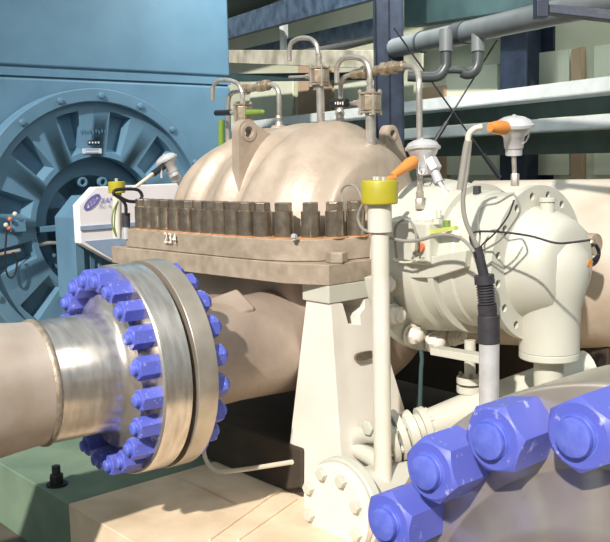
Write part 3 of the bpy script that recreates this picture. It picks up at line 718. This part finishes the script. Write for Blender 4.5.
# support leg below flange
mb = MB(); q = [P(430, 348, 'y', -.22), P(480, 356, 'y', -.22), P(480, 364, 'y', -.22), P(430, 355, 'y', -.22)]; mb.prism(q, (0, .06, 0)); mb.build('support_rail', 'ivory', bh, bevel=.003)
mb = MB(); mb.tube(PP([(421, 350), (422, 360), (421, 372), (420, 410)], 'y', -.2), .008, 8, 3); mb.build('vent_tube', 'dark_teal', bh)

# ================================================================== VENTS
def gooseneck(path, ax, v, r, o): mb = MB(); mb.tube(PP(path, ax, v), r, 12, 5); return mb.build('gooseneck', 'steel_tube', o)
def valve(o, px, py, yy, s=1.0, hx=None, hm='steel_tube', hr=.012):
    c = P(px, py, 'y', yy)
    mb = MB(); mb.hexa(c - Z * .03 * s, Z, .082 * s, .06 * s, ch=.1, rot=.3); bd = mb.build('valve_body', 'brass_steel', o, bevel=.002)
    for zz in (-.042 * s, .030 * s):
        mb = MB(); mb.box(c + Z * (zz + .006), (.070 * s, .070 * s, .009), Matrix.Rotation(.3, 3, 'Z')); mb.build('plate', 'brass_steel', bd, bevel=.001)
    for k in range(4):
        t = .3 + PI / 4 + k * PI / 2; q = c + V((math.cos(t), math.sin(t), 0)) * .040 * s; mb = MB(); mb.cyl(q - Z * .048 * s, q + Z * .05 * s, .0055 * s, seg=8); mb.hexa(q + Z * .038 * s, Z, .018 * s, .009); mb.hexa(q - Z * .048 * s, Z, .018 * s, .009); mb.build('bolt', 'steel_tube', bd)
    mb = MB(); mb.hexa(c + Z * .04 * s, Z, .03 * s, .022 * s); mb.cyl(c + Z * .06 * s, c + Z * .10 * s, .011 * s, seg=12); mb.hexa(c + Z * .075 * s, Z, .028 * s, .014 * s); mb.build('union', 'steel_tube', bd)
    if hx:
        e = P(hx, py + 1, 'y', yy); mid = c.lerp(e, .42)
        mb = MB(); mb.cyl(c, mid, .011 * s, seg=14); mb.hexa(c.lerp(mid, .55), e - c, .034 * s, .016); mb.build('stem', 'steel_tube', bd)
        mb = MB(); mb.cyl(mid, e, hr, seg=16); hd = mb.build('handle', hm, bd, bevel=.002)
        return c, mid, e, hd
    return c, None, None, bd
# vent 1 (middle)
v1 = thing('vent_valve', P(321, 123, 'y', 0), 'tallest vent with hooked tube, standing at the middle of the dome', 'vent valve', 'hooked vent valves on the dome')
mb = MB(); mb.cyl(P(321, 126, 'y', 0), P(320, 84, 'y', 0), .018, seg=16); mb.build('standpipe', 'steel_tube', v1)
c, m_, e, _ = valve(v1, 319.5, 76, 0, 1, 289, 'steel_tube', .006)
gooseneck([(318.5, 66), (318, 54), (316, 44), (309, 38.5), (299, 38.5), (291.5, 43), (289.5, 51), (289.5, 61)], 'y', 0, .011, v1)
# vent 2
v2 = thing('vent_valve', P(371, 149, 'y', 0), 'vent with black-gripped lever on the right shoulder of the dome', 'vent valve', 'hooked vent valves on the dome')
mb = MB(); mb.cyl(P(371, 151, 'y', 0), P(370.5, 115, 'y', 0), .0215, seg=16); mb.build('standpipe', 'steel_tube', v2)
c, m_, e, hd = valve(v2, 370, 102.5, 0, 1.1, 334, 'steel_tube', .006)
mb = MB(); a = P(346, 103.5, 'y', 0); mb.cyl(P(347, 103, 'y', -.02), P(332, 103, 'y', -.02), .019, seg=18); gp = mb.build('grip', 'black', hd, bevel=.003)
for i in range(4):
    q = P(335.5 + i * 2.4, 103.2, 'y', -.0395); mb = MB(); mb.box(q, (.007, .001, .014 if i % 2 else .010)); mb.build('grip_mark', 'paint_mark', gp)
gooseneck([(370, 88), (370, 78), (368, 66), (362, 59), (350, 57), (341, 60), (337, 68), (337, 83)], 'y', 0, .012, v2)
# vent 3: thin pipe joining the dome to the right standpipe
v3 = thing('balance_line', P(340, 122, 'y', .06), 'steel tube with long union arching from the dome to the sensor head', 'pipe')
mb = MB(); mb.hexa(P(340, 122, 'y', .06), Z, .04, .02); mb.lathe(P(340, 118, 'y', .06), Z, [(0, .016), (.02, .022), (.035, .018), (.045, .012)], 16); mb.build('base_fitting', 'steel_tube', v3)
mb = MB(); mb.tube(PP([(340, 112), (340.5, 98), (341, 84), (345, 77), (353, 74.5), (358, 74)], 'y', .06), .011, 12, 5); mb.build('tube', 'steel_tube', v3)
a = P(353, 74.5, 'y', .06); b = P(402, 66, 'y', .06); dd = b - a
mb = MB(); mb.cyl(a, b, .020, seg=18); un = mb.build('union_barrel', 'brass_steel', v3)
for t in (.08, .22, .62, .78, .95):
    mb = MB(); mb.hexa(a + dd * t, dd, .062 if t in (.22, .62, .78) else .045, .026); mb.build('union_nut', 'brass_steel', un, bevel=.001)
mb = MB(); mb.tube([P(a_, b_, 'y', y_) for a_, b_, y_ in ((400, 66.3, .06), (408, 66, .05), (415, 68, .03), (418.5, 76, .01), (419, 90, -.01), (419.5, 135, -.01), (420, 168, -.03), (420, 199, -.21))], .0125, 12, 5); mb.build('tube', 'steel_tube', v3)
mb = MB(); mb.hexa(P(420, 209, 'y', -.22), Z, .036, .04); mb.hexa(P(420, 199, 'y', -.22), Z, .030, .03); mb.build('bottom_fitting', 'steel_tube', v3)
# vent 4 (left)
v4 = thing('vent_valve', P(243, 128, 'y', 0), 'left vent with green lever above the lifting lug', 'vent valve', 'hooked vent valves on the dome')
mb = MB(); mb.cyl(P(243, 140, 'y', 0.02), P(243, 118, 'y', 0.02), .018, seg=14); mb.build('standpipe', 'steel_tube', v4)
c, m_, e, hd = valve(v4, 243, 112, .02, 1.0, 216, 'black', .015)
gooseneck([(243, 98), (242, 92), (238, 84), (230, 80.5), (220, 80.5), (214, 85), (212.5, 92), (212.5, 101)], 'y', .02, .011, v4)
mb = MB(); a = P(248, 113, 'y', .02); b = P(263, 112, 'y', .02); mb.cyl(a, b, .018, .012, seg=12); mb.ball(b, .012, 10); mb.build('green_lever', 'green', v4)
v5 = thing('balance_line', P(228, 150, 'y', .06), 'steel tube with union arching over the left vent of the dome', 'pipe')
mb = MB(); mb.tube(PP([(228, 152), (228, 120), (228.5, 100), (232, 93), (240, 90.5), (246, 89.5)], 'y', .1), .0125, 12, 5); mb.build('tube', 'steel_tube', v5)
a = P(243, 90, 'y', .1); b = P(270, 84.5, 'y', .1); dd = b - a
mb = MB(); mb.cyl(a, b, .02, seg=16); un = mb.build('union_barrel', 'brass_steel', v5)
for t in (.05, .6, .8): mb = MB(); mb.hexa(a + dd * t, dd, .058, .03); mb.build('union_nut', 'brass_steel', un, bevel=.001)
mb = MB(); mb.tube(PP([(268, 84.8), (273, 85), (278, 90), (279, 100), (279, 124)], 'y', .1), .0125, 12, 5); mb.build('tube', 'steel_tube', v5)
mb = MB(); mb.lathe(P(279, 127, 'y', .1), Z, [(0, .024), (.015, .02), (.03, .012), (.045, .018), (.06, .012)], 16); mb.build('base_fitting', 'steel_tube', v5)
mb = MB(); mb.cyl(P(221.5, 120, 'y', .12), P(221.5, 146, 'y', .12), .018, seg=14); tag(mb.build('cable_sleeve', 'green'), 'yellow green cable sleeve hanging behind the left vent', 'cable')

# ================================================================== SENSOR HEADS
def head(name, px, py, ax, v, s, label, tilt=V((0, 0, 1)), stem=None, plug=None, side=None):
    c = P(px, py, ax, v); tz = tilt.normalized()
    o = thing(name, c - tz * .05, label, 'sensor', 'sensor heads')
    mb = MB(); mb.lathe(c, tz, [(-.066 * s, .018 * s), (-.066 * s, .023 * s), (-.048 * s, .023 * s), (-.046 * s, .026 * s), (-.016 * s, .029 * s), (-.006 * s, .040 * s), (.008 * s, .046 * s)], 28); mb.build('body', 'alu', o, ang=50)
    mb = MB(); mb.lathe(c + tz * .008 * s, tz, [(0, .046 * s), (.002 * s, .053 * s), (.010 * s, .054 * s), (.013 * s, .049 * s), (.022 * s, .044 * s), (.030 * s, .028 * s), (.033 * s, .014 * s), (.034 * s, 0.0005)], 32)
    lid = mb.build('lid', 'alu', o, ang=50)
    mb = MB(); mb.cyl(c + tz * .03 * s, c + tz * .045 * s, .005 * s, seg=8); mb.build('lid_knob', 'alu', lid)
    if stem:
        for st_ in stem:
            (p0, p1, r) = st_; mb = MB(); mb.cyl(p0, p1, r, seg=14); mb.build('stem', 'steel_tube', o)
    return o, c
# right head on bearing flange
c0 = P(513, 131, 'x', 3.33)
o, c = head('temperature_sensor', 514, 131, 'x', 3.33, 1.3, 'silver sensor head with orange boot on the drilled bearing flange', V((.08, -.1, 1)), stem=None)
b = P(515, 186, 'x', 3.33)
mb = MB(); mb.cyl(b, c - Z * .09, .0085, seg=12); mb.build('stem', 'steel_tube', o); mb = MB(); mb.hexa(b, Z, .03, .045); mb.build('stem_nut', 'steel_tube', o)
mb = MB(); mb.lathe(P(505, 128, 'x', 3.34), P(481, 127, 'x', 3.34) - P(505, 128, 'x', 3.34), [(0, .024), (.03, .026), (.06, .022), (.085, .015)], 20); mb.build('boot', 'orange', o)
mb = MB(); mb.tube(PP([(527, 124), (529, 133), (526, 141), (521, 144)], 'x', 3.36), .003, 6, 4); mb.build('chain', 'alu', o)
# head in front of dome
o, c = head('temperature_sensor', 423, 153, 'y', -.1, 1.3, 'silver sensor head with orange boot behind the yellow-capped post', V((-.1, .05, 1)))
t_ = c; p1 = P(441, 186, 'y', -.1); p2 = P(449, 198, 'y', -.1)
mb = MB(); mb.cyl(P(433, 168, 'y', -.1), P(439, 182, 'y', -.1), .018, seg=14); mb.hexa(P(430, 160, 'y', -.1), p1 - c, .055, .05); mb.build('side_neck', 'alu', o)
mb = MB(); mb.cyl(P(438, 180, 'y', -.1), P(447, 195, 'y', -.1), .009, seg=12); mb.hexa(P(445, 193, 'y', -.1), p2 - p1, .04, .03); mb.ball(P(450, 201, 'y', -.1), .024, 14); mb.build('stem', 'alu', o)
a = P(414, 161, 'y', -.16); b = P(392, 176, 'y', -.3); mb = MB(); mb.lathe(a, b - a, [(0, .022), (.03, .025), (.07, .020), ((b - a).length, .012)], 20); mb.build('boot', 'orange', o)
mb = MB(); mb.tube(PP([(424, 155), (426, 166), (424, 174), (419, 173), (419, 162)], 'y', -.17), .003, 6, 4); mb.build('chain', 'alu', o)
# left head beside the dome
o, c = head('temperature_sensor', 168, 163, 'x', 1.4, 1.1, 'silver sensor head with glassy lid leaning at the left of the dome', V((-.25, -.35, .9)))
mb = MB(); a = P(171, 170, 'x', 1.4); b = P(181, 187, 'x', 1.4); mb.cyl(a, a.lerp(b, .5), .026, seg=16); mb.hexa(a.lerp(b, .3), b - a, .06, .03); mb.cyl(a, b, .009, seg=10); mb.build('neck', 'alu', o)
mb = MB(); mb.cyl(P(164, 166, 'x', 1.42), P(153, 174, 'x', 1.42), .016, seg=14); mb.build('black_ferrule', 'black', o)
mb = MB(); mb.cyl(P(154, 173, 'x', 1.42), P(133, 189, 'x', 1.45), .009, seg=12); mb.build('probe_tube', 'cable_white', o)
mb = MB(); mb.cyl(P(161, 168, 'x', 1.43), P(161.5, 178, 'x', 1.43), .006, seg=8); mb.build('hanging_tag', 'alu', o)

# ================================================================== POSTS
pt = P(383, 483, 'x', 3.05); pp = V((pt.x, pt.y, .30))
po = thing('cable_post', pp, 'white pipe post with bright yellow cap in front of the pump', 'post')
def zat(py): # height on the post axis for an image row
    r = ray(383, py); k = ((pp - CAM).dot(FW)) / r.dot(FW); return (CAM + r * k).z
mb = MB(); mb.cyl(pp, V((pp.x, pp.y, zat(232))), .0325, seg=28); mb.build('pole', 'post_ivory', po, bevel=.002)
mb = MB(); mb.lathe((pp.x, pp.y, zat(232)), Z, [(0, .036), (.0, .044), (zat(203) - zat(232), .043)], 28); mb.build('coupling', 'post_ivory', po, bevel=.002)
mb = MB(); mb.lathe((pp.x, pp.y, zat(204)), Z, [(0, .04), (.0, .062), (.004, .065), (zat(180) - zat(204) - .006, .066), (zat(180) - zat(204), .063)], 36); cpn = mb.build('cap', 'yellow', po, bevel=.002)
for dx in (-.03, -.01, .03):
    mb = MB(); mb.hexa((pp.x + dx, pp.y - dx * .3, zat(180) - .002), Z, .018, .014); mb.build('cap_screw', 'alu', cpn)
mb = MB(); mb.tube(PP([(395, 178), (389, 179), (384, 181)], 'x', 3.05), .010, 10, 3); mb.build('cable_tail', 'orange', cpn)
# wires around the post
def wire(path, ax, v, r, m, label, name='cable', cat='cable'):
    mb = MB(); mb.tube(PP(path, ax, v), r, 8, 5); return tag(mb.build(name, m), label, cat)
wire([(372, 206), (366, 203), (361, 208), (358, 218), (362, 228), (372, 233), (390, 238), (405, 241), (420, 240), (434, 236), (448, 235), (460, 238), (468, 244), (474, 252)], 'y', -.42, .006, 'cable_grey', 'grey cable looping from the yellow-capped post to the black conduit')
wire([(343, 202), (341, 192), (345, 186), (352, 185), (358, 190), (362, 200)], 'y', -.36, .0045, 'cable_grey', 'thin grey wire loop left of the yellow cap')
wire([(397, 258), (395, 240), (396, 226), (404, 220), (411, 222), (416, 235), (416, 250), (412, 259)], 'y', -.36, .005, 'cable_grey', 'grey wire loop over the seal block')
wire([(393, 259), (400, 262), (412, 262), (424, 258)], 'y', -.34, .004, 'cable_white', 'pale wire lying along the bottom of the seal block')

# left small post with yellow cap
lp = thing('cable_post', P(117, 236, 'x', 1.4), 'small far post with olive yellow cap in front of the coupling guard', 'post')
c1 = P(117, 238, 'x', 1.45); c2 = P(117, 192, 'x', 1.45)
mb = MB(); mb.cyl(c1, c2, .022, seg=16); mb.build('pole', 'post_ivory', lp)
mb = MB(); mb.cyl(c2 - Z * .005, c2 + Z * .05, .040, seg=24); mb.build('cap', 'yellow', lp, bevel=.003)
mb = MB(); mb.cyl(c2 + Z * .05, c2 + Z * .065, .008, seg=8); mb.build('cap_screw', 'alu', lp)
lc2 = thing('conduit_fitting', P(126, 238, 'x', 1.48), 'short black and silver conduit standing at the left flange end', 'conduit')
mb = MB(); mb.cyl(P(126, 239, 'x', 1.5), P(126, 226, 'x', 1.5), .017, seg=16); mb.build('silver_pipe', 'alu', lc2)
mb = MB(); mb.cyl(P(126, 227, 'x', 1.5), P(126, 213, 'x', 1.5), .020, seg=16); mb.build('black_sleeve', 'black_soft', lc2)
mb = MB(); mb.tube(PP([(126, 214), (125.5, 205), (121, 199), (114, 194), (116, 190), (128, 189), (138, 190), (142, 196), (138, 201), (128, 201), (118, 196)], 'x', 1.52), .008, 10, 4); mb.build('cable', 'black', lc2)
wire([(118, 201), (113, 212), (112, 224), (116, 236)], 'x', 1.47, .004, 'green', 'pale green wire hanging beside the small far post')

# black taped conduit on the right
cb = P(489, 400, 'y', -.35); cx_, cy_ = cb.x, cb.y
cn = thing('cable_conduit', V((cx_, cy_, .30)), 'vertical conduit of bare metal with black ribbed sleeve below the cables', 'conduit')
def cz_(px, py):
    r = ray(px, py); k = ((V((cx_, cy_, 0)) - V((CAM.x, CAM.y, 0))).dot(FW)) / r.dot(FW); return CAM + r * k
top = cz_(489, 343)
mb = MB(); mb.cyl((cx_, cy_, .30), (cx_, cy_, top.z), .034, seg=28); mb.build('metal_pipe', 'alu', cn)
mb = MB(); mb.cyl(cz_(489, 343), cz_(488.5, 315), .037, seg=28); mb.build('lower_sleeve', 'black_soft', cn, bevel=.003)
mb = MB(); a = cz_(488, 316); b = cz_(484, 275); L = (b - a).length; pr_ = [(0, .03)]
pr_ += [(.01, .032), (.04, .032)]
k = .04
while k < L - .035: pr_ += [(k, .026), (k + .004, .031), (k + .008, .026)]; k += .0095
pr_ += [(L - .03, .028), (L - .03, .034), (L, .033)]
mb.lathe(a, b - a, pr_, 28); mb.build('ribbed_sleeve', 'black_soft', cn, ang=50)
mb = MB(); mb.cyl(cz_(484, 276), cz_(477, 247), .017, seg=18); mb.build('upper_sleeve', 'black_soft', cn)
mb = MB(); mb.tube([cz_(478, 250), cz_(474, 240), cz_(466, 222), cz_(463, 205), cz_(464, 190), cz_(467, 170), cz_(469, 150), cz_(470, 140)], .008, 10, 5); mb.build('cable', 'cable_grey', cn)
mb = MB(); mb.tube([cz_(460, 190), cz_(463, 170), cz_(466, 150), cz_(468, 141)], .012, 12, 4); mb.build('clear_sleeve', 'cable_grey', cn)
mb = MB(); mb.tube([cz_(468, 142), cz_(469, 134), cz_(475, 128.5), cz_(482, 127)], .010, 12, 5); mb.build('bend', 'cable_white', cn)
wire([(478, 250), (480, 235), (478, 222), (482, 207), (497, 203), (511, 195), (516, 197), (520, 210), (514, 222), (500, 240), (480, 252)], 'y', -.36, .0035, 'cable_grey', 'thin grey wire looping over the drilled bearing flange')
wire([(474, 250), (470, 238), (475, 232), (500, 232), (530, 236), (556, 243), (575, 242), (590, 240)], 'y', -.37, .0035, 'black_soft', 'thin dark wire running across the bearing housing to the right')
wire([(476, 252), (484, 243), (496, 232), (508, 216), (514, 200)], 'y', -.38, .003, 'black_soft', 'thin dark wire slanting up to the bearing flange')
ec = thing('cable_gland', P(592, 245, 'x', 3.5), 'dark cable gland cluster at the right end of the bearing housing', 'gland')
mb = MB(); mb.ball(P(591, 243, 'x', 3.48), .018, 12); mb.build('nut', 'brass_steel', ec)
mb = MB(); mb.tube(PP([(580, 262), (588, 266), (596, 262), (599, 252), (594, 244), (588, 250), (592, 260), (598, 256)], 'x', 3.49), .007, 8, 4); mb.build('cable', 'black', ec)

# ================================================================== FOREGROUND FLANGE
FC = V((4.808, 0, .981)); yF = -1.965; NL_ = .070
fp = thing('foreground_flange', V((FC.x, yF + .1, .5)), 'close-up machined pipe flange with large blue hex nuts at bottom right', 'flange')
yd = yF + .014 + NL_
mb = MB(); mb.lathe(V((FC.x, yd, FC.z)), Y, [(0, .22), (0, .408), (.004, .414), (.16, .414), (.165, .36), (.165, .24)], 128); mb.build('flange_disc', 'machined_dull', fp, bevel=.003)
mb = MB(); mb.lathe(V((FC.x, yd + .001, FC.z)), -Y, [(0, .315), (.012, .308), (.05, .262), (.075, .252), (.28, .25), (.6, .25)], 96); mb.build('weld_neck', 'machined_dull', fp, ang=30)
mb = MB(); mb.lathe(V((FC.x, yd + .17, FC.z)), Y, [(0, .36), (.14, .36), (.16, .27), (.6, .26)], 96); mb.build('mating_hub', 'machined_dull', fp)
mb = MB(); mb.cyl((FC.x, yd + .6, 0), (FC.x, yd + .6, FC.z - .15), .09, seg=24); mb.build('support_stand', 'ivory', fp)
nutring(fp, V((FC.x, yd, FC.z)), X, Y, .37, .087, NL_, -1, ph0=R_(-23.8), stud=.012, bev=.0035)

# ================================================================== LIGHT
wd = bpy.data.worlds.new('World'); scene.world = wd; wd.use_nodes = True
nt = wd.node_tree; bgd = nt.nodes['Background']
tc = nt.nodes.new('ShaderNodeTexCoord'); sepx = nt.nodes.new('ShaderNodeSeparateXYZ'); rmp = nt.nodes.new('ShaderNodeValToRGB')
nt.links.new(tc.outputs['Generated'], sepx.inputs[0])
mr = nt.nodes.new('ShaderNodeMapRange'); mr.inputs[1].default_value = -1; mr.inputs[2].default_value = 1
nt.links.new(sepx.outputs[2], mr.inputs[0]); nt.links.new(mr.outputs[0], rmp.inputs[0])
e = rmp.color_ramp.elements; e[0].position = .35; e[0].color = (.06, .08, .07, 1); e[1].position = .75; e[1].color = (.56, .68, .74, 1)
nt.links.new(rmp.outputs[0], bgd.inputs['Color']); bgd.inputs['Strength'].default_value = .58
sd = V((-.40, .74, -.63))
sl = bpy.data.lights.new('sun', 'SUN'); sl.energy = 4.9; sl.angle = R_(1.5); sl.color = (1, .93, .85)
so = bpy.data.objects.new('sun', sl); COL.objects.link(so); so.rotation_euler = sd.to_track_quat('-Z', 'Y').to_euler(); so.location = (4, -6, 5)
def area(loc, tgt, sx, sy, en, colr=(1, .96, .9)):  # added fill lights, no fixtures modelled
    l = bpy.data.lights.new('fill_light', 'AREA'); l.shape = 'RECTANGLE'; l.size = sx; l.size_y = sy; l.energy = en; l.color = colr
    o = bpy.data.objects.new('fill_light', l); COL.objects.link(o); o.location = loc; o.rotation_euler = (V(tgt) - V(loc)).to_track_quat('-Z', 'Y').to_euler()
area((2.2, -4.2, 3.6), (2.4, -1, 1), 3.0, .35, 16)  # this and the next are added for highlights on the metal
area((5.5, -.5, 4.2), (3.0, 0, 1), .4, 2.5, 30)
lp_ = bg(480, 60, 3.35); lq = bg(480, 90, 4.1)
area((lp_.x, lp_.y, 3.35), tuple(lq), 3.5, .3, 75, (.95, 1, .95))  # added fill that brightens the back wall
vs_ = scene.view_settings; vs_.view_transform = 'Standard'; vs_.look = 'None'; vs_.gamma = 1; vs_.use_curve_mapping = False; vs_.exposure = .10
for o in list(COL.objects):
    if '_o' in o.keys(): del o['_o']
